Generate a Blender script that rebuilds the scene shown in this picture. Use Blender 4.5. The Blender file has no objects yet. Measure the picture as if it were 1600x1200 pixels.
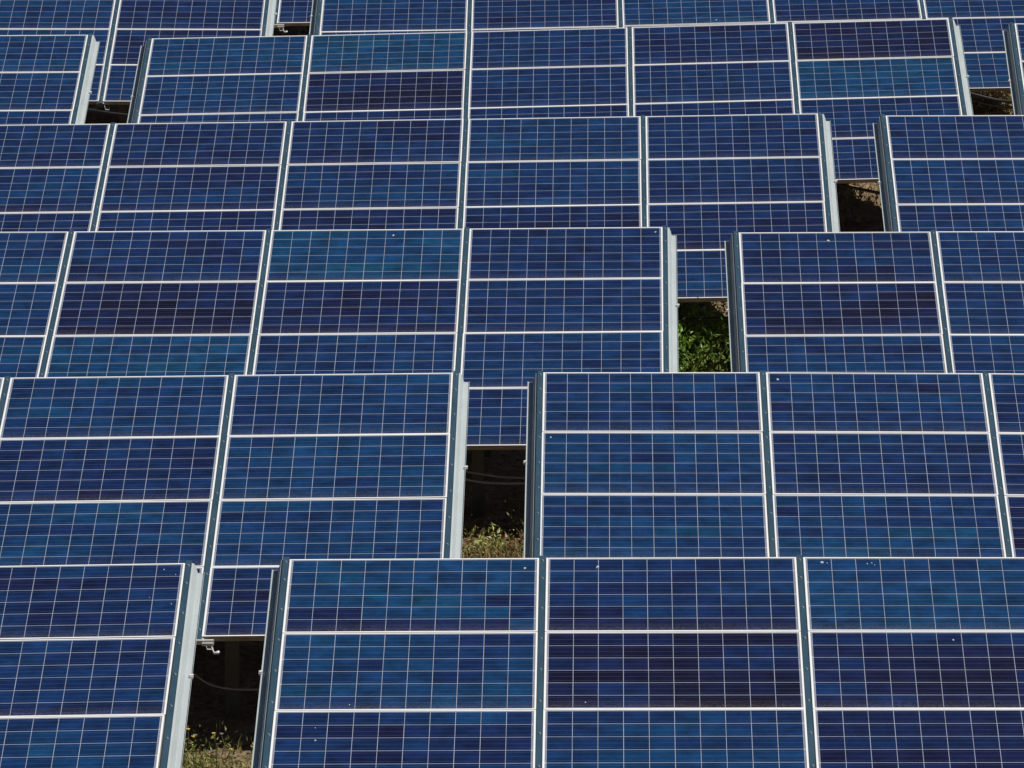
import bpy, math, random
import numpy as np
from mathutils import Matrix, Vector

scene = bpy.context.scene
col = scene.collection
R = math.radians

# ------------------------------------------------------------------ camera, sky, sun, exposure
Z0 = 8.0
cam_d = bpy.data.cameras.new("camera")
cam = bpy.data.objects.new("camera", cam_d)
col.objects.link(cam)
cam_d.sensor_width = 36.0
cam_d.lens = 8944.18 / 1600 * 36.0
cam_d.clip_start = 0.5
cam_d.clip_end = 3000
cam.location = (0, 0, Z0)
cam.rotation_euler = (R(83), 0, 0)
scene.camera = cam
scene.render.resolution_x = 1024
scene.render.resolution_y = 768

SUN = Vector((0.575, -0.10, 0.81)).normalized()
world = bpy.data.worlds.new("World")
scene.world = world
world.use_nodes = True
wn = world.node_tree
bg = wn.nodes["Background"]
sky = wn.nodes.new("ShaderNodeTexSky")
sky.sky_type = 'NISHITA'
sky.sun_disc = False
sky.sun_elevation = math.asin(SUN.z)
sky.sun_rotation = math.atan2(SUN.x, SUN.y)
sky.altitude = 400
sky.air_density = 0.45
sky.dust_density = 0.2
wn.links.new(sky.outputs[0], bg.inputs[0])
bg.inputs[1].default_value = 0.05
sun_d = bpy.data.lights.new("sun", 'SUN')
sun_d.energy = 5.0
sun_d.angle = R(0.5)
sun_d.color = (1.0, 0.96, 0.9)
sun = bpy.data.objects.new("sun", sun_d)
col.objects.link(sun)
sun.location = (20, 10, 30)
sun.rotation_euler = SUN.to_track_quat('Z', 'Y').to_euler()
vs = scene.view_settings
vs.view_transform = 'Standard'
vs.look = 'None'
vs.exposure = -0.08
vs.gamma = 1.0
vs.use_curve_mapping = False


# ------------------------------------------------------------------ material helpers
def new_mat(name):
    m = bpy.data.materials.new(name)
    m.use_nodes = True
    nt = m.node_tree
    return m, nt, nt.nodes["Principled BSDF"]


def node(nt, kind, **kw):
    n = nt.nodes.new(kind)
    for k, v in kw.items():
        if k.startswith('i_'):
            n.inputs[k[2:].replace('_', ' ')].default_value = v
        else:
            setattr(n, k, v)
    return n


def math_n(nt, op, a, b=None, c=None, clamp=False):
    n = nt.nodes.new("ShaderNodeMath")
    n.operation = op
    n.use_clamp = clamp
    for i, v in enumerate((a, b, c)):
        if v is None:
            continue
        if isinstance(v, (int, float)):
            n.inputs[i].default_value = v
        else:
            nt.links.new(v, n.inputs[i])
    return n.outputs[0]


def mixc(nt, fac, a, b, mode='MIX'):
    n = nt.nodes.new("ShaderNodeMix")
    n.data_type = 'RGBA'
    n.blend_type = mode
    for s, v in ((n.inputs[0], fac), (n.inputs[6], a), (n.inputs[7], b)):
        if isinstance(v, (int, float)):
            s.default_value = v
        elif isinstance(v, tuple):
            s.default_value = v if len(v) == 4 else v + (1,)
        else:
            nt.links.new(v, s)
    return n.outputs[2]


def simple(name, c1, c2, scale, rough, metal=0.0, bump=0.0, rvar=0.0, stretch=(1, 1, 1), detail=5):
    m, nt, b = new_mat(name)
    geo = node(nt, "ShaderNodeNewGeometry")
    mp = node(nt, "ShaderNodeMapping")
    mp.inputs['Scale'].default_value = stretch
    nt.links.new(geo.outputs['Position'], mp.inputs[0])
    nz = node(nt, "ShaderNodeTexNoise", i_Scale=scale, i_Detail=detail, i_Roughness=0.6)
    nt.links.new(mp.outputs[0], nz.inputs['Vector'])
    f = math_n(nt, 'MULTIPLY_ADD', nz.outputs[0], 2.2, -0.6, clamp=True)
    nt.links.new(mixc(nt, f, c1, c2), b.inputs['Base Color'])
    b.inputs['Roughness'].default_value = rough
    b.inputs['Metallic'].default_value = metal
    if rvar:
        nt.links.new(math_n(nt, 'MULTIPLY_ADD', f, rvar, rough - rvar / 2), b.inputs['Roughness'])
    if bump:
        bp = node(nt, "ShaderNodeBump", i_Strength=bump, i_Distance=0.01)
        nt.links.new(nz.outputs[0], bp.inputs['Height'])
        nt.links.new(bp.outputs[0], b.inputs['Normal'])
    return m


def cell_material(name, use_attr):
    """Polycrystalline silicon under glass; the cell's own tint comes from the object colour or a mesh attribute."""
    m, nt, b = new_mat(name)
    if use_attr:
        a = node(nt, "ShaderNodeAttribute", attribute_name="tint")
        tint, alpha = a.outputs['Color'], a.outputs['Alpha']
    else:
        a = node(nt, "ShaderNodeObjectInfo")
        tint, alpha = a.outputs['Color'], a.outputs['Alpha']
    geo = node(nt, "ShaderNodeNewGeometry")
    uv = node(nt, "ShaderNodeUVMap", uv_map="UVMap")
    sep = node(nt, "ShaderNodeSeparateXYZ")
    nt.links.new(uv.outputs[0], sep.inputs[0])
    # crystal grains
    mp = node(nt, "ShaderNodeMapping")
    mp.inputs['Scale'].default_value = (38, 42, 42)
    nt.links.new(geo.outputs['Position'], mp.inputs[0])
    vor = node(nt, "ShaderNodeTexVoronoi", i_Scale=1.0)
    nt.links.new(mp.outputs[0], vor.inputs['Vector'])
    sp = node(nt, "ShaderNodeSeparateColor")
    nt.links.new(vor.outputs['Color'], sp.inputs[0])
    grain = math_n(nt, 'MULTIPLY_ADD', sp.outputs[0], 0.20, 0.90)
    # cloudy streaks across the wafer
    mp2 = node(nt, "ShaderNodeMapping")
    mp2.inputs['Scale'].default_value = (6, 8, 8)
    nt.links.new(geo.outputs['Position'], mp2.inputs[0])
    nz = node(nt, "ShaderNodeTexNoise", i_Scale=1.0, i_Detail=2.0, i_Roughness=0.5)
    nt.links.new(mp2.outputs[0], nz.inputs['Vector'])
    cloud = math_n(nt, 'MULTIPLY_ADD', nz.outputs[0], 1.7, 0.2)
    k = math_n(nt, 'MULTIPLY', grain, cloud)
    base = mixc(nt, 1.0, tint, k, 'MULTIPLY')
    kk = node(nt, "ShaderNodeCombineColor")
    for i in range(3):
        nt.links.new(k, kk.inputs[i])
    base = mixc(nt, 1.0, tint, kk.outputs[0], 'MULTIPLY')
    # wafer edges run a little darker, as on the real cells
    ex = math_n(nt, 'ABSOLUTE', math_n(nt, 'SUBTRACT', sep.outputs[0], 0.5))
    ed = math_n(nt, 'GREATER_THAN', ex, 0.485)
    # three silver busbars along each cell
    t = math_n(nt, 'MULTIPLY', sep.outputs[1], 3.0)
    fr = math_n(nt, 'ABSOLUTE', math_n(nt, 'SUBTRACT', math_n(nt, 'FRACT', t), 0.5))
    bus = math_n(nt, 'LESS_THAN', fr, 0.019)
    fing = math_n(nt, 'FRACT', math_n(nt, 'MULTIPLY', sep.outputs[0], 62.0))
    fing = math_n(nt, 'LESS_THAN', fing, 0.05)
    base = mixc(nt, math_n(nt, 'MULTIPLY', ed, 0.35), base, (0.004, 0.006, 0.02))
    base = mixc(nt, math_n(nt, 'MULTIPLY', fing, 0.06), base, (0.16, 0.19, 0.26))
    base = mixc(nt, math_n(nt, 'MULTIPLY', bus, 0.18), base, (0.36, 0.38, 0.42))
    # dust washed down against the lower frame: only where alpha marks the lowest string
    dn = node(nt, "ShaderNodeTexNoise", i_Scale=60.0, i_Detail=4.0, i_Roughness=0.7)
    nt.links.new(geo.outputs['Position'], dn.inputs['Vector'])
    low = math_n(nt, 'POWER', math_n(nt, 'SUBTRACT', 1.0, sep.outputs[1], clamp=True), 2.2)
    d = math_n(nt, 'MULTIPLY', low, alpha)
    d = math_n(nt, 'MULTIPLY', d, math_n(nt, 'MULTIPLY_ADD', dn.outputs[0], 2.6, -0.9, clamp=True))
    base = mixc(nt, math_n(nt, 'MULTIPLY', d, 0.34), base, (0.26, 0.22, 0.17))
    # very thin even film of dust with soft spots
    fn = node(nt, "ShaderNodeTexNoise", i_Scale=2.3, i_Detail=6.0, i_Roughness=0.65)
    nt.links.new(geo.outputs['Position'], fn.inputs['Vector'])
    film = math_n(nt, 'MULTIPLY_ADD', fn.outputs[0], 0.012, 0.0, clamp=True)
    base = mixc(nt, film, base, (0.3, 0.28, 0.24))
    nt.links.new(base, b.inputs['Base Color'])
    b.inputs['Roughness'].default_value = 0.42
    b.inputs['Specular IOR Level'].default_value = 0.1
    b.inputs['Coat Weight'].default_value = 0.7
    b.inputs['Coat IOR'].default_value = 1.36
    nt.links.new(math_n(nt, 'MULTIPLY_ADD', fn.outputs[0], 0.12, 0.04), b.inputs['Coat Roughness'])
    return m


M = {}
M['cell'] = cell_material("silicon_cell", False)
M['cell_far'] = cell_material("silicon_cell_joined", True)
M['backsheet'] = simple("white_backsheet", (0.42, 0.46, 0.54), (0.35, 0.39, 0.48), 30, 0.35)
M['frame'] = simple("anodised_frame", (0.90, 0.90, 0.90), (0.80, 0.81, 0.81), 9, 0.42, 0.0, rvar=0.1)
M['frame_side'] = simple("shaded_frame_side", (0.34, 0.30, 0.23), (0.22, 0.19, 0.14), 9, 0.6, 0.0)  # shade on the frames' side faces, put into a darker warm colour
M['ribbon'] = simple("tinned_ribbon", (0.34, 0.35, 0.38), (0.24, 0.25, 0.28), 18, 0.4, 0.3)
M['cap'] = simple("dark_cap_strip", (0.026, 0.066, 0.100), (0.038, 0.085, 0.125), 6, 0.5, 0.1, rvar=0.1, stretch=(1, .3, 1))
M['galv'] = simple("galvanised_steel", (0.46, 0.51, 0.515), (0.37, 0.41, 0.42), 7, 0.6, 0.1, rvar=0.15, stretch=(1, .25, 1))
M['bolt'] = simple("bolt_steel", (0.35, 0.42, 0.46), (0.45, 0.5, 0.52), 40, 0.4, 0.5)
M['steel_dark'] = simple("weathered_steel", (0.10, 0.10, 0.095), (0.16, 0.155, 0.14), 5, 0.6, 0.3)
M['clip'] = simple("pale_clip", (0.78, 0.78, 0.76), (0.6, 0.6, 0.58), 50, 0.5)
M['clamp'] = simple("clamp_plate", (0.07, 0.075, 0.08), (0.12, 0.12, 0.12), 40, 0.5, 0.3)
M['cable'] = simple("black_cable", (0.012, 0.012, 0.013), (0.022, 0.022, 0.022), 20, 0.45)
M['cable_grey'] = simple("dusty_cable", (0.26, 0.26, 0.27), (0.36, 0.36, 0.36), 20, 0.5)
M['splat'] = simple("bird_dropping", (0.55, 0.56, 0.56), (0.35, 0.36, 0.36), 90, 0.8)


def ground_mat():
    m, nt, b = new_mat("dry_soil")
    geo = node(nt, "ShaderNodeNewGeometry")
    n1 = node(nt, "ShaderNodeTexNoise", i_Scale=0.9, i_Detail=8.0, i_Roughness=0.65)
    n2 = node(nt, "ShaderNodeTexNoise", i_Scale=14.0, i_Detail=8.0, i_Roughness=0.75)
    n3 = node(nt, "ShaderNodeTexVoronoi", i_Scale=22.0)
    for n in (n1, n2, n3):
        nt.links.new(geo.outputs['Position'], n.inputs['Vector'])
    c = mixc(nt, math_n(nt, 'MULTIPLY_ADD', n1.outputs[0], 3, -1, clamp=True), (0.24, 0.17, 0.10), (0.54, 0.41, 0.26))
    c = mixc(nt, math_n(nt, 'MULTIPLY_ADD', n2.outputs[0], 4, -1.7, clamp=True), c, (0.065, 0.047, 0.028))
    c = mixc(nt, math_n(nt, 'LESS_THAN', n3.outputs['Distance'], 0.16), c, (0.34, 0.27, 0.18))
    nt.links.new(c, b.inputs['Base Color'])
    b.inputs['Roughness'].default_value = 0.95
    b.inputs['Specular IOR Level'].default_value = 0.1
    bp = node(nt, "ShaderNodeBump", i_Strength=0.9, i_Distance=0.05)
    nt.links.new(n2.outputs[0], bp.inputs['Height'])
    nt.links.new(bp.outputs[0], b.inputs['Normal'])
    return m


def leaf_mat(name, spread=0.5, trans=0.25):
    """Leaf colour from a per-face attribute 'tint'."""
    m, nt, b = new_mat(name)
    a = node(nt, "ShaderNodeAttribute", attribute_name="tint")
    nt.links.new(a.outputs['Color'], b.inputs['Base Color'])
    b.inputs['Roughness'].default_value = spread
    b.inputs['Specular IOR Level'].default_value = 0.3
    tr = node(nt, "ShaderNodeBsdfTranslucent")
    nt.links.new(a.outputs['Color'], tr.inputs['Color'])
    mx = node(nt, "ShaderNodeMixShader")
    mx.inputs[0].default_value = trans
    out = nt.nodes["Material Output"]
    nt.links.new(b.outputs[0], mx.inputs[1])
    nt.links.new(tr.outputs[0], mx.inputs[2])
    nt.links.new(mx.outputs[0], out.inputs[0])
    return m


M['ground'] = ground_mat()
M['leaf'] = leaf_mat("leaves", 0.45)
M['straw'] = leaf_mat("dry_grass_blades", 0.8, 0.15)


# ------------------------------------------------------------------ mesh helpers
class MB:
    def __init__(s):
        s.v, s.f = [], []

    def box(s, x0, x1, y0, y1, z0, z1):
        n = len(s.v)
        s.v += [(x0, y0, z0), (x1, y0, z0), (x1, y1, z0), (x0, y1, z0), (x0, y0, z1), (x1, y0, z1), (x1, y1, z1), (x0, y1, z1)]
        s.f += [(n, n + 3, n + 2, n + 1), (n + 4, n + 5, n + 6, n + 7), (n, n + 1, n + 5, n + 4), (n + 1, n + 2, n + 6, n + 5),
                (n + 2, n + 3, n + 7, n + 6), (n + 3, n, n + 4, n + 7)]

    def poly_extrude(s, pts, y0, y1):
        """closed outline in x/z extruded along y"""
        n = len(s.v)
        k = len(pts)
        s.v += [(x, y0, z) for x, z in pts] + [(x, y1, z) for x, z in pts]
        for i in range(k):
            j = (i + 1) % k
            s.f.append((n + i, n + j, n + k + j, n + k + i))
        s.f.append(tuple(n + i for i in range(k))[::-1])
        s.f.append(tuple(n + k + i for i in range(k)))

    def cyl(s, c, r0, r1, z0, z1, seg=6):
        n = len(s.v)
        for z, r in ((z0, r0), (z1, r1)):
            s.v += [(c[0] + r * math.cos(2 * math.pi * i / seg), c[1] + r * math.sin(2 * math.pi * i / seg), z) for i in range(seg)]
        for i in range(seg):
            j = (i + 1) % seg
            s.f.append((n + i, n + j, n + seg + j, n + seg + i))
        s.f.append(tuple(range(n + seg, n + 2 * seg)))
        s.f.append(tuple(range(n, n + seg))[::-1])

    def tube(s, pts, r, seg=8):
        pts = [Vector(p) for p in pts]
        n = len(s.v)
        for i, p in enumerate(pts):
            t = (pts[min(i + 1, len(pts) - 1)] - pts[max(i - 1, 0)]).normalized()
            a = t.cross(Vector((0, 0, 1)))
            if a.length < 0.1:
                a = t.cross(Vector((1, 0, 0)))
            a.normalize()
            b = t.cross(a)
            rr = r[i] if isinstance(r, (list, tuple)) else r
            for k in range(seg):
                q = p + a * math.cos(2 * math.pi * k / seg) * rr + b * math.sin(2 * math.pi * k / seg) * rr
                s.v.append(tuple(q))
        for i in range(len(pts) - 1):
            for k in range(seg):
                j = (k + 1) % seg
                s.f.append((n + i * seg + k, n + i * seg + j, n + (i + 1) * seg + j, n + (i + 1) * seg + k))
        s.f.append(tuple(range(n, n + seg))[::-1])
        e = n + (len(pts) - 1) * seg
        s.f.append(tuple(range(e, e + seg)))

    def mesh(s, name, mat, smooth=False):
        me = bpy.data.meshes.new(name)
        me.from_pydata(s.v, [], s.f)
        me.materials.append(mat)
        if smooth:
            me.polygons.foreach_set('use_smooth', [True] * len(me.polygons))
        me.update()
        return me


def link(name, me, parent=None, world_m=None):
    o = bpy.data.objects.new(name, me)
    col.objects.link(o)
    if parent is not None:
        o.parent = parent
        if world_m is not None:
            o.matrix_local = parent['_inv'] @ world_m if False else INV[parent.name] @ world_m
            INV[o.name] = world_m.inverted()
    elif world_m is not None:
        o.matrix_local = world_m
    return o


INV = {}

# ------------------------------------------------------------------ the solar tables
PITCH = 1.697          # column pitch, m
PW, PH_ = 1.650, 0.9985  # one panel
RP = 1.0045            # row pitch
FITS = {
 "A2": [-1.49304, 37.46194, -5.76788, -0.01716, 0.34317, 0.00346, -0.0107, 0.00274],
 "A1": [-10.6229, 37.61108, -5.87422, -0.01727, 0.34264, 0.00966, 0.01637, 0.01678],
 "B1": [-8.90331, 43.06869, -5.2842, -0.01955, 0.34807, 0.01214, 0.00847, -0.01027],
 "B2": [0.21705, 43.39671, -5.23915, -0.01447, 0.3404, -0.00707, -0.02397, -0.00148],
 "C1": [-7.1722, 48.98332, -4.70241, -0.02438, 0.34876, 0.00794, 0.01035, -0.00607],
 "C2": [1.92889, 49.08903, -4.71288, -0.01578, 0.34535, -0.00124, -0.01968, 0.00575],
 "D1": [-5.53065, 54.91743, -4.24075, -0.02102, 0.3431, 0.01542, 0.00653, -0.00218],
 "D2": [3.55787, 54.78129, -4.13375, -0.01386, 0.3475, 0.00458, 0.00019, -0.00088],
 "E2": [-3.84341, 60.71778, -3.76337, -0.02078, 0.34176, 0.02606, 0.0104, -0.00635],
 "E1": [-12.96397, 60.91683, -3.78043, -0.01197, 0.3363, 0.00619, 0.00123, 0.0022],
 "E3": [5.28909, 60.53997, -3.59354, -0.02094, 0.34106, -0.01062, -0.00216, 0.00213],
 "F1": [-11.24967, 66.05556, -3.21592, -0.00488, 0.34285, 0.00202, -0.01395, -0.00197],
 "F2": [-2.16643, 66.03272, -3.24565, -0.01254, 0.33237, 0.02193, 0.00372, -0.01891],
 "G1": [-7.87, 71.72, -2.745, -0.012, 0.340, 0.012, 0.0, 0.0],
}


def axes(yaw, tilt, roll):
    a = Vector((math.cos(yaw), math.sin(yaw), 0))
    b = Vector((-math.sin(yaw), math.cos(yaw), 0))
    s = b * math.cos(tilt) + Vector((0, 0, 1)) * math.sin(tilt)
    rot = Matrix.Rotation(-roll, 3, b)
    return rot @ a, rot @ s


class Table:
    def __init__(self, q):
        self.q = q
        self.a, self.s = axes(q[3], q[4], q[5])
        self.n = self.a.cross(self.s).normalized()
        self.O = Vector(q[:3]) + Vector((0, 0, Z0))

    def pt(self, k, v, w=0.0):
        t = (k - 2.5) / 2.5
        q = self.q
        return self.O + self.a * PITCH * k - self.s * v + Vector((0, 0, q[6] * (t * t - 1) + q[7] * (t ** 3 - t))) + self.n * w

    def frame(self, k, v, dk=0.5):
        """matrix with x along the row, y up the slope, z normal at strip position k"""
        X = (self.pt(k + dk, v) - self.pt(k - dk, v)).normalized()
        Y = (self.s - X * self.s.dot(X)).normalized()
        Zv = X.cross(Y)
        p = self.pt(k, v)
        return Matrix(((X.x, Y.x, Zv.x, p.x), (X.y, Y.y, Zv.y, p.y), (X.z, Y.z, Zv.z, p.z), (0, 0, 0, 1)))


TB = {n: Table(q) for n, q in FITS.items()}

# ground under the tables
ROWS = {}
for n, t in TB.items():
    ROWS.setdefault(n[0], []).extend([t.pt(0, 4.015), t.pt(5, 4.015)])
CLEAR = {'A': .8, 'B': .80, 'C': .78, 'D': .74, 'E': .78, 'F': .70, 'G': .5}
ROWL = []
for r in sorted(ROWS):
    p = sorted(ROWS[r], key=lambda u: u.x)
    ROWL.append((np.array([u.x for u in p]), np.array([u.y for u in p]), np.array([u.z for u in p]) - CLEAR[r]))


def ground_z(x, y):
    x = np.asarray(x, float)
    y = np.asarray(y, float)
    ys = np.array([np.interp(x, a, b) for a, b, c in ROWL])
    zs = np.array([np.interp(x, a, c) for a, b, c in ROWL])
    z = zs[0] + (y - ys[0]) * 0.085
    for i in range(len(ROWL) - 1):
        t = (y - ys[i]) / (ys[i + 1] - ys[i])
        seg = zs[i] + (zs[i + 1] - zs[i]) * t
        z = np.where(y >= ys[i], seg, z)
    z = np.where(y >= ys[-1], zs[-1] + np.clip(y - ys[-1], 0, 120) * 0.085, z)
    bump = 0.035 * np.sin(x * 1.9 + 0.7 * y) * np.sin(y * 1.3 - x * 0.4) + 0.02 * np.sin(x * 5.1 + 1.3) * np.sin(y * 4.3 + x)
    return z + bump


def gz(x, y):
    return float(ground_z(np.array([x]), np.array([y]))[0])


# ground sheet: fine in the middle, coarse out to the distance
def axis_pts(lo, hi, step, far):
    a = list(np.arange(lo, hi + 1e-6, step))
    out_lo, out_hi, d = [], [], step * 2
    x0, x1 = a[0], a[-1]
    while x1 < far:
        x0 -= d
        x1 += d
        out_lo.append(x0)
        out_hi.append(x1)
        d *= 1.35
    return np.array(out_lo[::-1] + a + out_hi)


gx = axis_pts(-10, 12, 0.16, 900)
gy = axis_pts(34, 74, 0.16, 900)
XX, YY = np.meshgrid(gx, gy)
ZZ = ground_z(XX, YY)
rng = np.random.default_rng(3)
inner = (XX > -10) & (XX < 12) & (YY > 33) & (YY < 75)
ZZ = ZZ + np.where(inner, rng.normal(0, 0.012, ZZ.shape), 0)
ZZ = np.where(YY < 30, np.minimum(ZZ, gz(0, 30) - np.clip(30 - YY, 0, 60) * 0.06), ZZ)
nx, ny = len(gx), len(gy)
gverts = np.stack([XX.ravel(), YY.ravel(), ZZ.ravel()], 1)
idx = np.arange(nx * ny).reshape(ny, nx)
faces = np.stack([idx[:-1, :-1].ravel(), idx[:-1, 1:].ravel(), idx[1:, 1:].ravel(), idx[1:, :-1].ravel()], 1)
gm = bpy.data.meshes.new("ground")
gm.from_pydata(gverts.tolist(), [], faces.tolist())
gm.materials.append(M['ground'])
gm.polygons.foreach_set('use_smooth', [True] * len(gm.polygons))
go = bpy.data.objects.new("ground", gm)
col.objects.link(go)
go['kind'] = 'structure'
go['label'] = 'dry brown soil sloping up under the rows of solar tables'

# --- shared part meshes (panel local space: x right 0..PW, y up the slope 0..-PH_, z out of the glass)
LIP = 0.0125
mb = MB()
for (x0, x1, y0, y1) in ((0, PW, -LIP, 0), (0, PW, -PH_, -PH_ + LIP), (0, LIP, -PH_ + LIP, -LIP), (PW - LIP, PW, -PH_ + LIP, -LIP)):
    mb.box(x0, x1, y0, y1, -0.040, 0.0)
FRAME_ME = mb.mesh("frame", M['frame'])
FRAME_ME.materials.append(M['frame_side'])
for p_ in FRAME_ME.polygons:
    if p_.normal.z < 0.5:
        p_.material_index = 1  # every face but the top takes the painted shade
mb = MB()
mb.box(LIP, PW - LIP, -PH_ + LIP, -LIP, -0.0075, -0.0030)
SHEET_ME = mb.mesh("backsheet", M['backsheet'])
# frame bevel: small chamfer line on the long members comes from a second thin lip
CP = 0.1602           # cell pitch along the panel
CPV = 0.1606          # cell pitch up the panel
GX, GY = 0.0036, 0.0054
MX = (PW - 10 * CP) / 2
MY = (PH_ - 6 * CPV) / 2
cw, ch = CP - GX, CPV - GY


def cell_mesh():
    me = bpy.data.meshes.new("cell")
    w, h, z0, z1 = cw / 2, ch / 2, -0.0006, 0.0
    v = [(-w, -h, z0), (w, -h, z0), (w, h, z0), (-w, h, z0), (-w, -h, z1), (w, -h, z1), (w, h, z1), (-w, h, z1)]
    f = [(4, 5, 6, 7), (0, 1, 5, 4), (1, 2, 6, 5), (2, 3, 7, 6), (3, 0, 4, 7), (0, 3, 2, 1)]
    me.from_pydata(v, [], f)
    uv = me.uv_layers.new(name="UVMap")
    for p in me.polygons:
        for li in p.loop_indices:
            c = me.vertices[me.loops[li].vertex_index].co
            uv.data[li].uv = (0.0 if c.x < 0 else 1.0, 0.0 if c.y < 0 else 1.0)
    me.materials.append(M['cell'])
    return me


CELL_ME = cell_mesh()
CELL_TOP = -0.0024
# tinned ribbons joining neighbouring strings in the side margins
mb = MB()
for side in (0, 1):
    pairs = ((0, 1), (2, 3), (4, 5)) if side == 0 else ((0, 0), (1, 2), (3, 4), (5, 5))
    for a, b in pairs:
        y1 = -(MY + a * CPV) - 0.012
        y0 = -(MY + (b + 1) * CPV) + 0.012
        x = LIP + 0.0035 if side == 0 else PW - LIP - 0.0035 - 0.007
        mb.box(x, x + 0.007, y0, y1, -0.0031, -0.0026)
RIBBON_ME = mb.mesh("ribbon", M['ribbon'])

# mounting rail (hat beam) : local x across, y up the slope 0 .. -4.03, z normal
RL = 4.045
prof = [(0.0205, -0.004), (0.0235, -0.0115), (0.0350, -0.0135), (0.0480, -0.050), (0.0560, -0.0860), (0.0955, -0.0880), (0.0965, -0.0800)]


def hat_mesh():
    mb = MB()
    right = prof
    back = [(0.0988, -0.0802), (0.0978, -0.0906), (0.0538, -0.0886), (0.0456, -0.0508), (0.0332, -0.0160), (0.0218, -0.0140), (0.0182, -0.0050)]
    outline = right + back + [(-x, z) for x, z in back[::-1]] + [(-x, z) for x, z in right[::-1]]
    k = len(outline)
    # faces as quads between the outer and inner shells, end caps as quads too
    n_r = len(right)
    outer = [(-x, z) for x, z in right[::-1]] + right
    inner_s = [(-x, z) for x, z in back] + back[::-1]
    m = len(outer)
    for y in (0.012, -RL):
        mb.v += [(x, y, z) for x, z in outer] + [(x, y, z) for x, z in inner_s]
    for i in range(m - 1):
        mb.f.append((i, i + 1, 2 * m + i + 1, 2 * m + i))
        mb.f.append((m + i + 1, m + i, 3 * m + i, 3 * m + i + 1))
        mb.f.append((i, m + i, m + i + 1, i + 1))
        mb.f.append((2 * m + i + 1, 3 * m + i + 1, 3 * m + i, 2 * m + i))
    for i in (0, m - 1):
        mb.f.append((i, m + i, 3 * m + i, 2 * m + i))
    return mb.mesh("mounting_rail", M['galv'])


HAT_ME = hat_mesh()
mb = MB()
mb.box(-0.0205, 0.0205, -RL - 0.002, 0.028, -0.0038, 0.0012)
mb.box(-0.0205, -0.0180, -RL - 0.002, 0.028, 0.0012, 0.0030)
mb.box(0.0180, 0.0205, -RL - 0.002, 0.028, 0.0012, 0.0030)
CAP_ME = mb.mesh("cap_strip", M['cap'])
BOLTV = [.04, .285, .69, 1.095, 1.5, 1.905, 2.31, 2.715, 3.12, 3.52, 3.92]
mb = MB()
for v in BOLTV:
    mb.cyl((0, -v), 0.0088, 0.0088, 0.0012, 0.0022, 8)
    mb.cyl((0, -v), 0.0068, 0.0058, 0.0022, 0.0085, 6)
BOLT_ME = mb.mesh("bolts", M['bolt'])
mb = MB()
mb.box(-0.030, 0.030, -RL - 0.016, -RL - 0.003, -0.040, 0.002)
mb.box(-0.046, 0.046, -RL - 0.012, -RL - 0.004, -0.034, -0.012)
ENDCLAMP_ME = mb.mesh("end_clamp", M['clamp'])

RAMP = [(0.0, (0.0048, 0.0044, 0.020)), (0.12, (0.0053, 0.0068, 0.036)), (0.30, (0.0038, 0.0138, 0.065)),
        (0.50, (0.0036, 0.0230, 0.086)), (0.68, (0.0034, 0.0335, 0.102)), (0.85, (0.0034, 0.0415, 0.103)), (1.0, (0.0042, 0.0465, 0.096))]


def ramp(t):
    t = min(max(t, 0), 1)
    for (a, ca), (b, cb) in zip(RAMP, RAMP[1:]):
        if t <= b:
            f = (t - a) / (b - a)
            return tuple(ca[i] + (cb[i] - ca[i]) * f for i in range(3))
    return RAMP[-1][1]


# how blue each panel is: (column, row from the top) -> 0 purple-black .. 1 teal
TINT = {
 'A2': {(0, 0): .72, (0, 1): .66, (0, 2): .34, (1, 0): .36, (1, 1): .10, (1, 2): .64, (2, 0): .72, (2, 1): .20, (2, 2): .20},
 'A1': {(4, 0): .32, (4, 1): .38, (4, 2): .55},
 'B1': {(3, 0): .58, (3, 1): .33, (3, 2): .66, (4, 0): .52, (4, 1): .60, (4, 2): .60, (3, 3): .30, (4, 3): .32, (2, 0): .5},
 'B2': {(0, 0): .44, (0, 1): .58, (0, 2): .60, (1, 0): .48, (1, 1): .36, (1, 2): .64, (2, 0): .42, (2, 1): .32, (2, 2): .18},
 'C1': {(1, 0): .55, (1, 1): .62, (1, 2): .66, (2, 0): .34, (2, 1): .12, (2, 2): .82, (3, 0): .80, (3, 1): .24, (3, 2): .44,
        (4, 0): .38, (4, 1): .40, (4, 2): .46, (4, 3): .38},
 'C2': {(0, 0): .38, (0, 1): .16, (0, 2): .48, (1, 0): .48, (1, 1): .46, (1, 2): .50},
 'D1': {(0, 0): .38, (0, 1): .48, (0, 2): .28, (1, 0): .30, (1, 1): .34, (1, 2): .28, (2, 0): .30, (2, 1): .48, (2, 2): .24,
        (3, 0): .55, (3, 1): .48, (3, 2): .22, (4, 0): .34, (4, 1): .36, (4, 2): .28, (4, 3): .50},
 'D2': {(0, 0): .40, (0, 1): .50, (0, 2): .38},
 'E2': {(0, 0): .66, (0, 1): .56, (0, 2): .40, (1, 0): .84, (1, 1): .13, (1, 2): .42, (2, 0): .44, (2, 1): .36, (2, 2): .40,
        (3, 0): .25, (3, 1): .48, (3, 2): .34, (4, 0): .10, (4, 1): .86, (4, 2): .40, (4, 3): .38},
 'E1': {(4, 0): .62, (4, 1): .54, (4, 2): .40},
}
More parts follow.
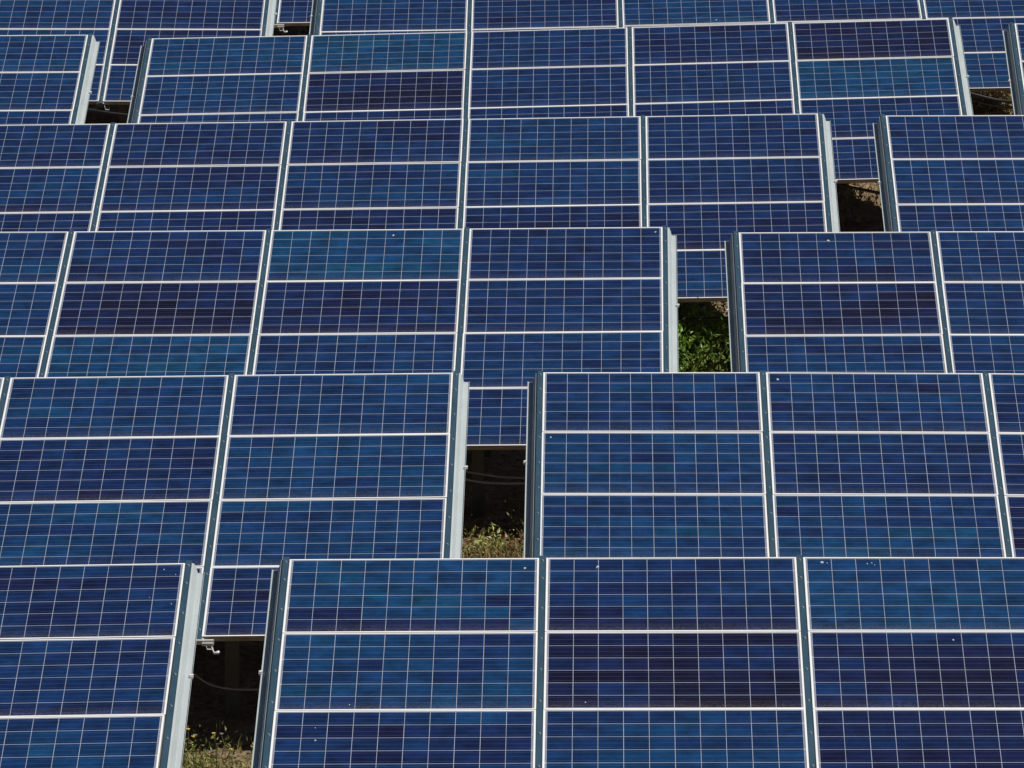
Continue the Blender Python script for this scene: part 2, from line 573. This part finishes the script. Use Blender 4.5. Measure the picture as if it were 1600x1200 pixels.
# strings of darker cells seen in single panels: (table, column, row) -> [(string, first cell, last cell, tint)]
RUNS = {('A2', 0, 0): [(4, 0, 2, .06), (5, 0, 8, .10), (3, 8, 9, .12), (4, 9, 9, .3)],
        ('A2', 1, 0): [(4, 0, 2, .06), (5, 0, 7, .12)],
        ('A2', 1, 1): [(0, 6, 9, .04), (3, 4, 5, .0), (4, 4, 7, .03)],
        ('A2', 2, 1): [(3, 2, 7, .04), (4, 3, 7, .06), (4, 0, 1, .5), (0, 6, 8, .45)],
        ('A2', 0, 1): [(2, 3, 3, .2), (2, 7, 7, .2), (3, 6, 7, .3)],
        ('B2', 0, 1): [(2, 4, 5, .2), (2, 6, 6, .75), (0, 5, 6, .75)],
        ('B2', 0, 2): [(3, 1, 1, .2), (1, 0, 3, .42)],
        ('B2', 1, 2): [(3, 5, 8, .92), (5, 2, 4, .88), (1, 0, 0, .15), (2, 9, 9, .3), (3, 0, 1, .35)],
        ('B2', 1, 0): [(1, 7, 7, .08), (3, 0, 0, .14), (1, 0, 0, .2)],
        ('B1', 3, 2): [(4, 7, 9, .3), (2, 3, 4, .3), (0, 8, 9, .25)],
        ('B1', 4, 1): [(3, 2, 3, .8), (0, 1, 1, .2), (4, 5, 6, .3)],
        ('C2', 0, 1): [(0, 6, 7, .45), (1, 5, 6, .4), (3, 6, 6, .02)],
        ('C1', 2, 1): [(2, 0, 1, .32), (2, 6, 8, .35)],
        ('C1', 3, 1): [(1, 4, 5, .05), (3, 1, 4, .1), (4, 0, 3, .34)]}

INFO = {
 'A1': ('solar table in the nearest row, left of the gap with yellow flowers', 0),
 'A2': ('nearest solar table, right of the gap with yellow flowers at the bottom edge', 0),
 'B1': ('solar table in the second row, left of the black gap with two hanging cables', 0),
 'B2': ('solar table in the second row, right of the black gap with two hanging cables', 0),
 'C1': ('solar table in the third row, left of the gap showing a green shrub', 0),
 'C2': ('solar table in the third row, right of the gap showing a green shrub', 0),
 'D1': ('wide solar table in the fourth row, left of the half black gap with tan soil', 0),
 'D2': ('solar table in the fourth row, right of the half black gap with tan soil', 0),
 'E1': ('solar table in the fifth row, cut by the left edge of the photo', 0),
 'E2': ('solar table in the fifth row with all five columns in view between two gaps', 0),
 'E3': ('solar table in the fifth row of which only a sliver shows at the right edge', 0),
 'F1': ('solar table in the second farthest row, left of the small gap at the top edge', 0),
 'F2': ('solar table in the second farthest row, right of the small gap at the top edge', 0),
 'G1': ('farthest solar table, seen only through the small gap at the top edge', 0),
}
# which panels get cells one by one, those that show largest first (five panels = 300 cells per table)
SINGLE = {
 'A1': [(4, 0), (4, 1), (4, 2)],
 'A2': [(0, 1), (1, 1), (1, 0), (0, 0), (1, 2)],
 'B1': [(4, 1), (4, 0), (4, 2), (3, 1), (3, 2)],
 'B2': [(0, 1), (0, 2), (1, 1), (1, 2), (1, 0)],
 'C1': [(2, 1), (3, 1), (4, 1), (3, 0), (4, 0)],
 'C2': [(0, 0), (0, 1), (1, 1), (0, 2), (1, 0)],
 'D1': [(1, 1), (2, 1), (3, 1), (4, 1), (4, 0)],
 'D2': [(0, 0), (0, 1), (0, 2)],
}

DROPPINGS = {'A1': [(8.325, .079, .007), (8.406, .153, .006), (8.403, .555, .006), (8.254, .462, .005)],
             'A2': [(1.58, .136, .012), (2.061, .118, .012), (2.052, .135, .006), (3.54, .066, .015), (3.572, .075, .006), (3.837, .085, .008),
                    (3.866, .075, .006), (3.885, .102, .006), (4.347, 1.116, .009), (0.492, 1.93, .006), (0.297, 2.375, .009), (1.983, 1.915, .007), (.29, 2.22, .006)],
             'C2': [(0.788, .165, .016)], 'B2': [(1.805, .116, .014), (0.09, 1.085, .010)], 'C1': [(8.401, .093, .012), (6.164, .114, .014)],
             'F2': [(4.465, 1.894, .012)]}


def splat_mesh(r, seed):
    rr = random.Random(seed)
    mb = MB()
    n = 9
    ring = [(r * rr.uniform(.6, 1.15) * math.cos(2 * math.pi * i / n), r * rr.uniform(.9, 1.7) * math.sin(2 * math.pi * i / n)) for i in range(n)]
    mb.v = [(x, y, 0) for x, y in ring] + [(x * .6, y * .6, .0018) for x, y in ring] + [(0, 0, .0024)]
    for i in range(n):
        j = (i + 1) % n
        mb.f += [(i, j, n + j, n + i), (n + i, n + j, 2 * n)]
    return mb.mesh("dropping", M['splat'])


def cell_tints(name, c, r, rg):
    base = TINT.get(name, {}).get((c, r))
    if base is None:
        base = rg.uniform(.28, .6)
    base = .45 + (base - .45) * .8
    ph = [rg.uniform(0, 6.28) for _ in range(4)]
    amp = rg.uniform(.04, .10)
    rows = [rg.gauss(0, .035) for _ in range(6)]
    out = {}
    for j in range(6):
        carry = rg.gauss(0, .04)
        for i in range(10):
            if rg.random() < .45:
                carry = rg.gauss(0, .06)
            if rg.random() < .05:
                carry += rg.choice((-.10, .09))
            t = base + rows[j] + carry + amp * math.sin(i * .6 + ph[0]) * math.sin(j * .9 + ph[1])
            out[(i, j)] = t
    for (j, i0, i1, tv) in RUNS.get((name, c, r), []):
        for i in range(i0, i1 + 1):
            out[(i, j)] = out[(i, j)] * .28 + tv * .72 + rg.gauss(0, .02)
    res = {}
    for k, t in out.items():
        cc = ramp(t)
        g = rg.uniform(.88, 1.12)
        res[k] = tuple(x * g for x in cc)
    return res


CV = np.array([(-1, -1, 0), (1, -1, 0), (1, 1, 0), (-1, 1, 0), (-1, -1, 1), (1, -1, 1), (1, 1, 1), (-1, 1, 1)], float) * [cw / 2, ch / 2, .0006] - [0, 0, .0006]
CF = np.array([(4, 5, 6, 7), (0, 1, 5, 4), (1, 2, 6, 5), (2, 3, 7, 6), (3, 0, 4, 7)])
CUV = np.array([[(0, 0), (1, 0), (1, 1), (0, 1), (0, 0), (1, 0), (1, 1), (0, 1)][i] for f in CF for i in f], float)


def joined_cells(items, root_inv, name):
    """items: (world matrix of the cell, tint, alpha)"""
    vs_, fs, cs = [], [], []
    for n, (mw, t, al) in enumerate(items):
        m4 = np.array(root_inv @ mw)
        vs_.append(CV @ m4[:3, :3].T + m4[:3, 3])
        fs.append(CF + 8 * n)
        cs.append(np.tile(np.array(t + (al,)), (8, 1)))
    me = bpy.data.meshes.new(name)
    me.from_pydata(np.concatenate(vs_).tolist(), [], np.concatenate(fs).tolist())
    uv = me.uv_layers.new(name="UVMap")
    uv.data.foreach_set('uv', np.tile(CUV, (len(items), 1)).ravel())
    ca = me.color_attributes.new("tint", 'FLOAT_COLOR', 'POINT')
    ca.data.foreach_set('color', np.concatenate(cs).ravel())
    me.materials.append(M['cell_far'])
    return me


def local_mat(x, y, z):
    return Matrix.Translation((x, y, z))


def build_table(name):
    tb = TB[name]
    rg = random.Random(sum(ord(ch_) * (i + 7) for i, ch_ in enumerate(name)) * 13)
    foot = tb.pt(2.5, 2.0)
    root = bpy.data.objects.new("solar_table", None)
    root.empty_display_size = 0.5
    col.objects.link(root)
    rm = Matrix.Translation((foot.x, foot.y, gz(foot.x, foot.y)))
    root.matrix_local = rm
    INV[root.name] = rm.inverted()
    root['label'] = INFO[name][0]
    root['category'] = 'solar array'
    root['group'] = 'tilted tables of blue solar panels set in rows'
    far = []
    splats = list(DROPPINGS.get(name, []))
    for c in range(5):
        for r in range(4):
            ma = tb.frame(c + 0.5, RP * r, 0.5)
            A = tb.pt(c, RP * r)
            X = Vector((ma[0][0], ma[1][0], ma[2][0]))
            ma.translation = A + X * ((PITCH - PW) / 2)
            jit = Matrix.Translation((rg.uniform(-.0015, .0015), rg.uniform(-.001, .001), rg.uniform(-.001, .001)))
            rot = Matrix.Rotation(rg.gauss(0, R(.06)), 4, 'X') @ Matrix.Rotation(rg.gauss(0, R(.05)), 4, 'Y') @ Matrix.Rotation(rg.gauss(0, R(.02)), 4, 'Z')
            ma = ma @ jit @ rot
            p = link("solar_panel", SHEET_ME, root, ma)
            link("frame", FRAME_ME, p, ma)
            rb = link("ribbon", RIBBON_ME, p, ma)
            rb["kind"] = "stuff"
            tints = cell_tints(name, c, r, rg)
            single = (c, r) in SINGLE.get(name, [])
            for j in range(6):
                for i in range(10):
                    lm = local_mat(MX + (i + .5) * CP + rg.uniform(-.0004, .0004), -(MY + (j + .5) * CPV) + rg.uniform(-.0004, .0004), CELL_TOP)
                    mw = ma @ lm
                    al = 1.0 if j == 5 else 0.0
                    if single:
                        o = bpy.data.objects.new("cell", CELL_ME)
                        col.objects.link(o)
                        o.parent = p
                        o.matrix_local = lm
                        o.color = tints[(i, j)] + (al,)
                    else:
                        far.append((mw, tints[(i, j)], al))
            for sp_ in list(splats):
                lx = sp_[0] - c * PITCH - (PITCH - PW) / 2
                lv = sp_[1] - r * RP
                if 0 <= lx <= PW and 0 <= lv < RP:
                    s_ = bpy.data.objects.new("dropping", splat_mesh(sp_[2] * .8, int(sp_[0] * 1000)))
                    col.objects.link(s_)
                    s_.parent = p
                    s_.matrix_local = local_mat(lx, -lv, CELL_TOP + .0004)
                    splats.remove(sp_)
    me = joined_cells(far, INV[root.name], "cells")
    o = bpy.data.objects.new("cell_field", me)
    col.objects.link(o)
    o.parent = root
    o['kind'] = 'stuff'
    for k in range(6):
        m = tb.frame(k, 0, 0.3)
        rail = link("mounting_rail", HAT_ME, root, m)
        link("cap_strip", CAP_ME, rail, m)
        b = link("bolts", BOLT_ME, rail, m)
        b['kind'] = 'stuff'
        link("end_clamp", ENDCLAMP_ME, rail, m)
    # two purlins under the rails, posts and braces
    n, s, a = tb.n, tb.s, tb.a
    for v in (0.85, 3.05):
        mb = MB()
        p0, p1 = tb.pt(0.03, v, -0.15), tb.pt(4.97, v, -0.15)
        pm = tb.pt(2.5, v, -0.15)
        mbx = MB()
        L = (p1 - p0).length / 2
        mbx.box(-L, L, -0.03, 0.03, -0.055, 0.050)
        m = tb.frame(2.5, v, 2.4)
        m.translation = pm
        link("purlin", mbx.mesh("purlin", M['steel_dark']), root, m)
    for k in (0.9, 2.5, 4.1):
        for v in (0.85, 3.05):
            top = tb.pt(k, v, -0.18)
            z0 = gz(top.x, top.y) - 0.25
            mbx = MB()
            mbx.box(-.05, .05, -.035, -.029, 0, top.z - z0)
            mbx.box(-.05, .05, .029, .035, 0, top.z - z0)
            mbx.box(-.004, .004, -.029, .029, 0, top.z - z0)
            link("support_post", mbx.mesh("support_post", M['steel_dark']), root, Matrix.Translation((top.x, top.y, z0)))
        lo = tb.pt(k, 0.85, -0.20)
        hi = tb.pt(k, 2.4, -0.12)
        lo = Vector((lo.x + .07, lo.y, lo.z - 1.05))
        hi = Vector((hi.x + .07, hi.y, hi.z - 0.06))
        mbx = MB()
        mid = (lo + hi) / 2
        mbx.tube([lo - mid, hi - mid], 0.024, 6)
        link("brace", mbx.mesh("brace", M['steel_dark']), root, Matrix.Translation(mid))
    # small pale clips on the flanges of the end rails
    mbx = MB()
    mbx.box(-.012, .012, -.016, .016, -.006, .010)
    mbx.box(-.006, .014, -.009, .009, .010, .018)
    clip = mbx.mesh("cable_clip", M['clip'])
    for k, side in ((0, -1), (5, 1)):
        for v in (1.36, 3.1):
            m = tb.frame(k, v + rg.uniform(-.03, .03), 0.3) @ Matrix.Translation((side * .100, 0, -.088))
            link("cable_clip", clip, root, m)
    return root


for nm in FITS:
    build_table(nm)

roots = [o for o in col.objects if o.parent is None and o.name.startswith('solar_table')]

# latch and dangling hook at the foot of two rails
def latch(tname, k):
    tb = TB[tname]
    root = roots[list(FITS).index(tname)]
    m = tb.frame(k, RL, 0.3)
    mb = MB()
    mb.box(-.045, .11, -.030, -.018, -.030, .004)
    mb.box(-.060, -.035, -.034, -.014, -.018, .012)
    mb.box(.03, .105, -.044, -.030, -.034, -.012)
    l = link("end_latch", mb.mesh("end_latch", M['clip']), root, m)
    mb = MB()
    mb.tube([(.09, -.035, -.03), (.098, -.05, -.045), (.105, -.062, -.06), (.112, -.072, -.075), (.135, -.072, -.072), (.148, -.064, -.066)], [.005, .005, .005, .009, .012, .008], 7)
    link("hook", mb.mesh("hook", M['clip'], True), l, m)


latch('B1', 4)
latch('G1', 3)


# ------------------------------------------------------------------ cables hanging under the tables
def cable(tname, pts, r, mat, label, sag=0.0, n=26, group='cables hanging below the lower edges of the tables'):
    """pts in table space (metres along the row, metres down the slope, drop below the glass in z)"""
    tb = TB[tname]
    P = []
    for (u, v, d) in pts:
        p = tb.pt(u / PITCH, v)
        P.append(Vector((p.x, p.y, p.z - d)))
    out = []
    for i in range(n + 1):
        t = i / n * (len(P) - 1)
        j = min(int(t), len(P) - 2)
        f = t - j
        # Catmull-Rom
        p0, p1, p2, p3 = P[max(j - 1, 0)], P[j], P[j + 1], P[min(j + 2, len(P) - 1)]
        q = 0.5 * ((2 * p1) + (p2 - p0) * f + (2 * p0 - 5 * p1 + 4 * p2 - p3) * f * f + (3 * p1 - p0 - 3 * p2 + p3) * f ** 3)
        out.append(q)
    c0 = out[0].copy()
    mb = MB()
    mb.tube([q - c0 for q in out], r, 8)
    o = link("cable", mb.mesh("cable", mat, True))
    o.location = c0
    o['label'] = label
    o['category'] = 'cable'
    o['group'] = group
    return o


S = PITCH
cable('B1', [(6.6, 3.6, .35), (6.85, 3.6, .55), (7.2, 3.62, .575), (7.5, 3.62, .53), (7.9, 3.6, .35)], .0070, M['cable_grey'],
      'thin dusty cable sagging in the dark of the gap with yellow flowers')
cable('C1', [(6.3, 3.75, .21), (6.9, 3.75, .40), (7.35, 3.75, .430), (7.8, 3.75, .41), (8.4, 3.75, .18)], .010, M['cable_grey'],
      'lower of two dusty cables sagging across the black gap of the second row')
cable('C1', [(6.2, 3.72, .21), (6.9, 3.72, .35), (7.3, 3.72, .40), (7.7, 3.72, .37), (8.2, 3.72, .14)], .009, M['cable_grey'],
      'upper of two dusty cables sagging across the black gap of the second row')
cable('D1', [(5.6, 3.85, .12), (6.3, 3.85, .20), (6.7, 3.85, .245), (7.2, 3.85, .27), (7.9, 3.85, .24)], .016, M['cable'],
      'thick black cable crossing the gap above the green shrub')
cable('E2', [(7.0, 3.8, .10), (7.6, 3.85, .22), (8.0, 3.85, .26), (8.4, 3.85, .26), (8.45, 3.7, .12)], .016, M['cable'],
      'thick black cable crossing the tan soil in the gap of the fourth row')
cable('F2', [(6.9, 4.05, -.02), (7.15, 4.10, .02), (7.5, 4.12, .10), (7.9, 4.12, .125), (8.3, 4.05, .12)], .019, M['cable'],
      'upper of two thick black cables drooping in the gap at the right edge')
cable('F2', [(6.9, 4.05, .03), (7.2, 4.10, .09), (7.5, 4.12, .165), (7.9, 4.12, .175), (8.3, 4.05, .17)], .017, M['cable'],
      'lower of two thick black cables drooping in the gap at the right edge')
cable('F1', [(6.3, 4.02, .03), (6.7, 4.06, .08), (7.1, 4.06, .13), (7.6, 4.02, .17), (8.0, 3.9, .10)], .015, M['cable'],
      'black cable slung under the panel edge in the gap at upper left')


# ------------------------------------------------------------------ plants and ground cover
def blades_mesh(name, x, y, h, w, tint, mat, lean=.45, seed=0, z=None):
    r = np.random.default_rng(seed)
    n = len(x)
    z = ground_z(x, y) - .01 if z is None else z
    ang = r.uniform(0, 6.283, n)
    dx, dy = np.cos(ang) * w / 2, np.sin(ang) * w / 2
    la = r.uniform(0, 6.283, n)
    ll = np.abs(r.normal(0, lean, n)) * h
    lx, ly = np.cos(la) * ll, np.sin(la) * ll
    V = np.empty((n, 5, 3))
    V[:, 0] = np.stack([x - dx, y - dy, z], 1)
    V[:, 1] = np.stack([x + dx, y + dy, z], 1)
    V[:, 2] = np.stack([x + dx * .8 + lx * .35, y + dy * .8 + ly * .35, z + h * .55], 1)
    V[:, 3] = np.stack([x - dx * .8 + lx * .35, y - dy * .8 + ly * .35, z + h * .55], 1)
    V[:, 4] = np.stack([x + lx, y + ly, z + h * (1 - .25 * np.minimum(ll / h, 1))], 1)
    base = (np.arange(n) * 5)[:, None]
    q = base + np.array([[0, 1, 2, 3]])
    t = base + np.array([[3, 2, 4]])
    me = bpy.data.meshes.new(name)
    me.from_pydata(V.reshape(-1, 3).tolist(), [], q.tolist() + t.tolist())
    ca = me.color_attributes.new("tint", 'FLOAT_COLOR', 'POINT')
    c4 = np.concatenate([tint, np.ones((n, 1))], 1)
    ca.data.foreach_set('color', np.repeat(c4, 5, 0).ravel())
    me.materials.append(mat)
    return me


def pick(r, n, cols, jit=.25):
    c = np.array(cols)[r.integers(0, len(cols), n)]
    return c * r.uniform(1 - jit, 1 + jit, (n, 1))


STRAW = [(.40, .28, .14), (.32, .22, .10), (.46, .35, .19), (.22, .15, .07), (.26, .22, .08), (.13, .15, .04)]
r = np.random.default_rng(11)
N = 26000
xs = r.uniform(-9, 11, N)
ys = r.uniform(34, 73, N)
under = (((ys - 33.7) % 5.75) > 2.4) & (r.random(N) < .8)
keep = ((np.sin(xs * 1.7 + ys * .6) + np.sin(ys * 2.3 - xs) + r.normal(0, .8, N)) > -.4) & ~under
xs, ys = xs[keep], ys[keep]
wx, wy = [xs], [ys]
for (cx, cy, sx, sy, n) in ((-2.05, 38.1, .5, .5, 1300), (-.15, 44.25, .5, .35, 1500), (1.8, 54.6, .5, 1.3, 700), (3.65, 60.6, .5, 1.3, 800), (5.5, 65.3, .6, 1.2, 900), (-2.6, 71, .6, 1, 300)):
    wx.append(r.normal(cx, sx, n))
    wy.append(r.normal(cy, sy, n))
xs, ys = np.concatenate(wx), np.concatenate(wy)
n = len(xs)
o = link("dry_grass", blades_mesh("dry_grass", xs, ys, r.uniform(.04, .17, n), r.uniform(.005, .012, n), pick(r, n, STRAW), M['straw'], .6, 5))
o['kind'] = 'stuff'
o['label'] = 'dry straw coloured grass scattered over the soil between the tables'

# dead leaves and clods littering the soil
r = np.random.default_rng(12)
lx_, ly_ = [], []
for (cx, cy, sx, sy, n) in ((5.5, 65.3, .55, 1.0, 900), (3.65, 60.9, .5, 1.2, 900), (1.85, 54.9, .5, 1.0, 500), (-.15, 44.8, .5, .4, 500), (-2.6, 70.8, .5, 1.0, 250)):
    lx_.append(r.normal(cx, sx, n))
    ly_.append(r.normal(cy, sy, n))
lx_, ly_ = np.concatenate(lx_), np.concatenate(ly_)


def leaves_mesh(name, P, size, tint, mat, seed, up=.6, asp=.42):
    r = np.random.default_rng(seed)
    n = len(P)
    d = r.normal(0, 1, (n, 3))
    d[:, 2] += up
    d /= np.linalg.norm(d, axis=1)[:, None]
    q = r.normal(0, 1, (n, 3))
    s = np.cross(d, q)
    s /= np.linalg.norm(s, axis=1)[:, None]
    nn = np.cross(d, s)
    L = size[:, None]
    W = L * asp
    V = np.empty((n, 6, 3))
    V[:, 0] = P
    V[:, 1] = P + d * L * .45 + s * W * .5 + nn * L * .08
    V[:, 2] = P + d * L * .45 + nn * L * -.03
    V[:, 3] = P + d * L * .45 - s * W * .5 + nn * L * .08
    V[:, 4] = P + d * L - nn * L * .12
    V[:, 5] = P + d * L * .1
    b = (np.arange(n) * 6)[:, None]
    f = np.concatenate([b + np.array([[0, 1, 2]]), b + np.array([[1, 4, 2]]), b + np.array([[0, 2, 3]]), b + np.array([[2, 4, 3]])])
    me = bpy.data.meshes.new(name)
    me.from_pydata(V.reshape(-1, 3).tolist(), [], f.tolist())
    ca = me.color_attributes.new("tint", 'FLOAT_COLOR', 'POINT')
    c4 = np.concatenate([tint, np.ones((n, 1))], 1)
    ca.data.foreach_set('color', np.repeat(c4, 6, 0).ravel())
    me.materials.append(mat)
    return me


n = len(lx_)
Pl = np.stack([lx_, ly_, ground_z(lx_, ly_) + r.uniform(0.0, .05, n)], 1)
o = link("leaf_litter", leaves_mesh("leaf_litter", Pl, r.uniform(.03, .09, n), pick(r, n, [(.34, .2, .1), (.26, .15, .07), (.42, .3, .17), (.16, .1, .05), (.2, .19, .06)]), M['leaf'], 21, .9, .6))
o['kind'] = 'stuff'
o['label'] = 'brown dead leaves littering the soil in the gaps'


def shrub(name, x, y, rx, ry, h, nleaf, size, cols, label, cat, seed, nstem=14, stemcol=(.09, .07, .035), flowers=None, dens=.5):
    """stems fan out from the base; leaves cluster along them"""
    rr = random.Random(seed)
    r = np.random.default_rng(seed)
    base = Vector((x, y, gz(x, y)))
    root = bpy.data.objects.new(name, None)
    root.location = base
    col.objects.link(root)
    root['label'] = label
    root['category'] = cat
    mb = MB()
    pts = []
    tips = []
    for i in range(nstem):
        an = rr.uniform(0, 6.283)
        rad = rr.random() ** .5
        tip = Vector((math.cos(an) * rx * rad, math.sin(an) * ry * rad, h * rr.uniform(.6, 1.0) * (1 - .35 * rad * rad)))
        bs = Vector((math.cos(an) * rx * .35 * rad, math.sin(an) * ry * .35 * rad, -.03))
        mid = (bs + tip) / 2 + Vector((rr.gauss(0, .04), rr.gauss(0, .04), h * .08))
        path = [bs, (bs + mid) / 2 + Vector((rr.gauss(0, .01), 0, 0)), mid, (mid + tip) / 2, tip]
        mb.tube(path, [.008, .007, .006, .004, .002], 5)
        tips.append(tip)
        for q in range(nleaf // nstem):
            t = rr.random() ** .6
            seg = t * 4
            j = min(int(seg), 3)
            p = path[j].lerp(path[j + 1], seg - j)
            sp = .10 * dens * 2 * (.5 + t)
            pts.append((p.x + rr.gauss(0, sp), p.y + rr.gauss(0, sp), max(p.z + rr.gauss(0, sp * .8), .01)))
    st = link("stems", mb.mesh("stems", M['stemmat']), None)
    st.parent = root
    P = np.array(pts)
    k = len(P)
    clump = .7 + .6 * (np.sin(P[:, 0] * 9 + seed) * np.sin(P[:, 1] * 8) * .5 + .5)
    tint = pick(r, k, cols, .3) * clump[:, None]
    lv = link("foliage", leaves_mesh("foliage", P, r.uniform(size * .6, size * 1.3, k), tint, M['leaf'], seed + 1), None)
    lv.parent = root
    lv['kind'] = 'stuff'
    if flowers:
        for i in range(flowers):
            tx, ty = rr.uniform(-rx, rx), rr.uniform(-ry, ry) * .6
            hh = h * rr.uniform(1.6, 2.2)
            m2 = MB()
            m2.tube([(tx, ty, h * .3), (tx + rr.gauss(0, .02), ty, hh * .7), (tx + rr.gauss(0, .03), ty, hh)], [.003, .0025, .002], 4)
            s2 = link("stalk", m2.mesh("stalk", M['stemmat']), None)
            s2.parent = root
            ex = m2.v[-1]
            m3 = MB()
            c = Vector(ex)
            nb = 7
            for b in range(nb):
                a = 6.283 * b / nb
                p1 = c + Vector((math.cos(a) * .015, math.sin(a) * .015, .006))
                p2 = c + Vector((math.cos(a + .35) * .013, math.sin(a + .35) * .013, .010))
                p3 = c + Vector((math.cos(a - .35) * .013, math.sin(a - .35) * .013, .010))
                kk = len(m3.v)
                m3.v += [tuple(c), tuple(p3), tuple(p1 + Vector((0, 0, .008))), tuple(p2)]
                m3.f.append((kk, kk + 1, kk + 2, kk + 3))
            m3.cyl((c.x, c.y), .008, .005, c.z + .002, c.z + .012, 7)
            f2 = link("flower", m3.mesh("flower", M['petal'] if i % 2 == 0 else M['seedhead']), None)
            f2.parent = s2
    return root


M['stemmat'] = simple("plant_stem", (.10, .09, .04), (.16, .13, .06), 30, .8)
M['petal'] = simple("yellow_petal", (.80, .62, .08), (.85, .72, .2), 30, .6)
M['seedhead'] = simple("dry_seedhead", (.38, .37, .36), (.3, .29, .27), 30, .8)
GREEN = [(.15, .27, .04), (.11, .21, .03), (.22, .34, .06), (.07, .14, .02), (.27, .38, .09)]
YGREEN = [(.26, .30, .07), (.33, .34, .09), (.18, .23, .05), (.40, .38, .14), (.12, .15, .03)]
BROWN = [(.26, .19, .08), (.20, .15, .05), (.32, .26, .12), (.13, .12, .03), (.22, .22, .07)]
shrub("shrub", 1.55, 51.15, .42, .50, .46, 1900, .055, GREEN, 'dense bright green leafy shrub low in the gap of the third row', 'shrub', 5, 22)
shrub("shrub", 2.00, 51.75, .38, .45, .50, 1700, .055, GREEN, 'green leafy shrub at the right side of the shrub filled gap', 'shrub', 6, 20)
shrub("shrub", 1.52, 52.75, .34, .50, .52, 1500, .055, GREEN, 'taller green shrub just below the thick black cable', 'shrub', 8, 18)
shrub("shrub", 1.50, 54.35, .12, .25, .55, 330, .055, GREEN, 'small green sprig crossing the thick black cable at the left of the shrub gap', 'shrub', 9, 6, dens=.4)
shrub("meadow_plant", -2.22, 38.55, .30, .30, .15, 900, .040, YGREEN, 'yellow green meadow plant with small yellow flowers in the nearest gap', 'plant', 15, 16, flowers=5)
shrub("meadow_plant", -1.78, 38.45, .30, .30, .11, 800, .036, YGREEN + BROWN, 'low yellowish plant with dry stalks right of the yellow flowers', 'plant', 16, 15, flowers=3)
shrub("meadow_plant", -2.0, 38.1, .5, .4, .16, 900, .036, YGREEN + BROWN, 'tangled low plants along the bottom edge of the nearest gap', 'plant', 26, 15)
shrub("weed", -.16, 44.75, .16, .12, .11, 240, .050, [(.42, .46, .14), (.34, .38, .1), (.5, .5, .2)], 'pale yellow green weed at the foot of the black gap with two cables', 'weed', 17, 8, dens=.3)
shrub("weed", .14, 44.6, .16, .2, .14, 420, .034, BROWN, 'dry brown weed right of the pale yellow green one', 'weed', 18, 12)
shrub("weed", -.36, 44.6, .12, .2, .08, 260, .032, BROWN + YGREEN, 'low dry tuft left of the pale yellow green weed', 'weed', 19, 10)
shrub("weed", -.05, 45.3, .3, .2, .10, 160, .030, [(.15, .13, .05), (.2, .17, .08)], 'straggling dark weed behind the pale yellow green one', 'weed', 20, 14)
shrub("dry_bush", 5.35, 64.7, .35, .45, .22, 420, .075, [(.36, .26, .12), (.28, .2, .09), (.2, .18, .05), (.42, .32, .18)], 'dry bush of broad brown and olive leaves in the right edge gap', 'bush', 23, 12)
shrub("dry_bush", 5.75, 65.2, .25, .4, .20, 260, .075, [(.36, .26, .12), (.14, .18, .04), (.2, .2, .06)], 'olive tinged dry bush right of the brown one in the right edge gap', 'bush', 24, 9)
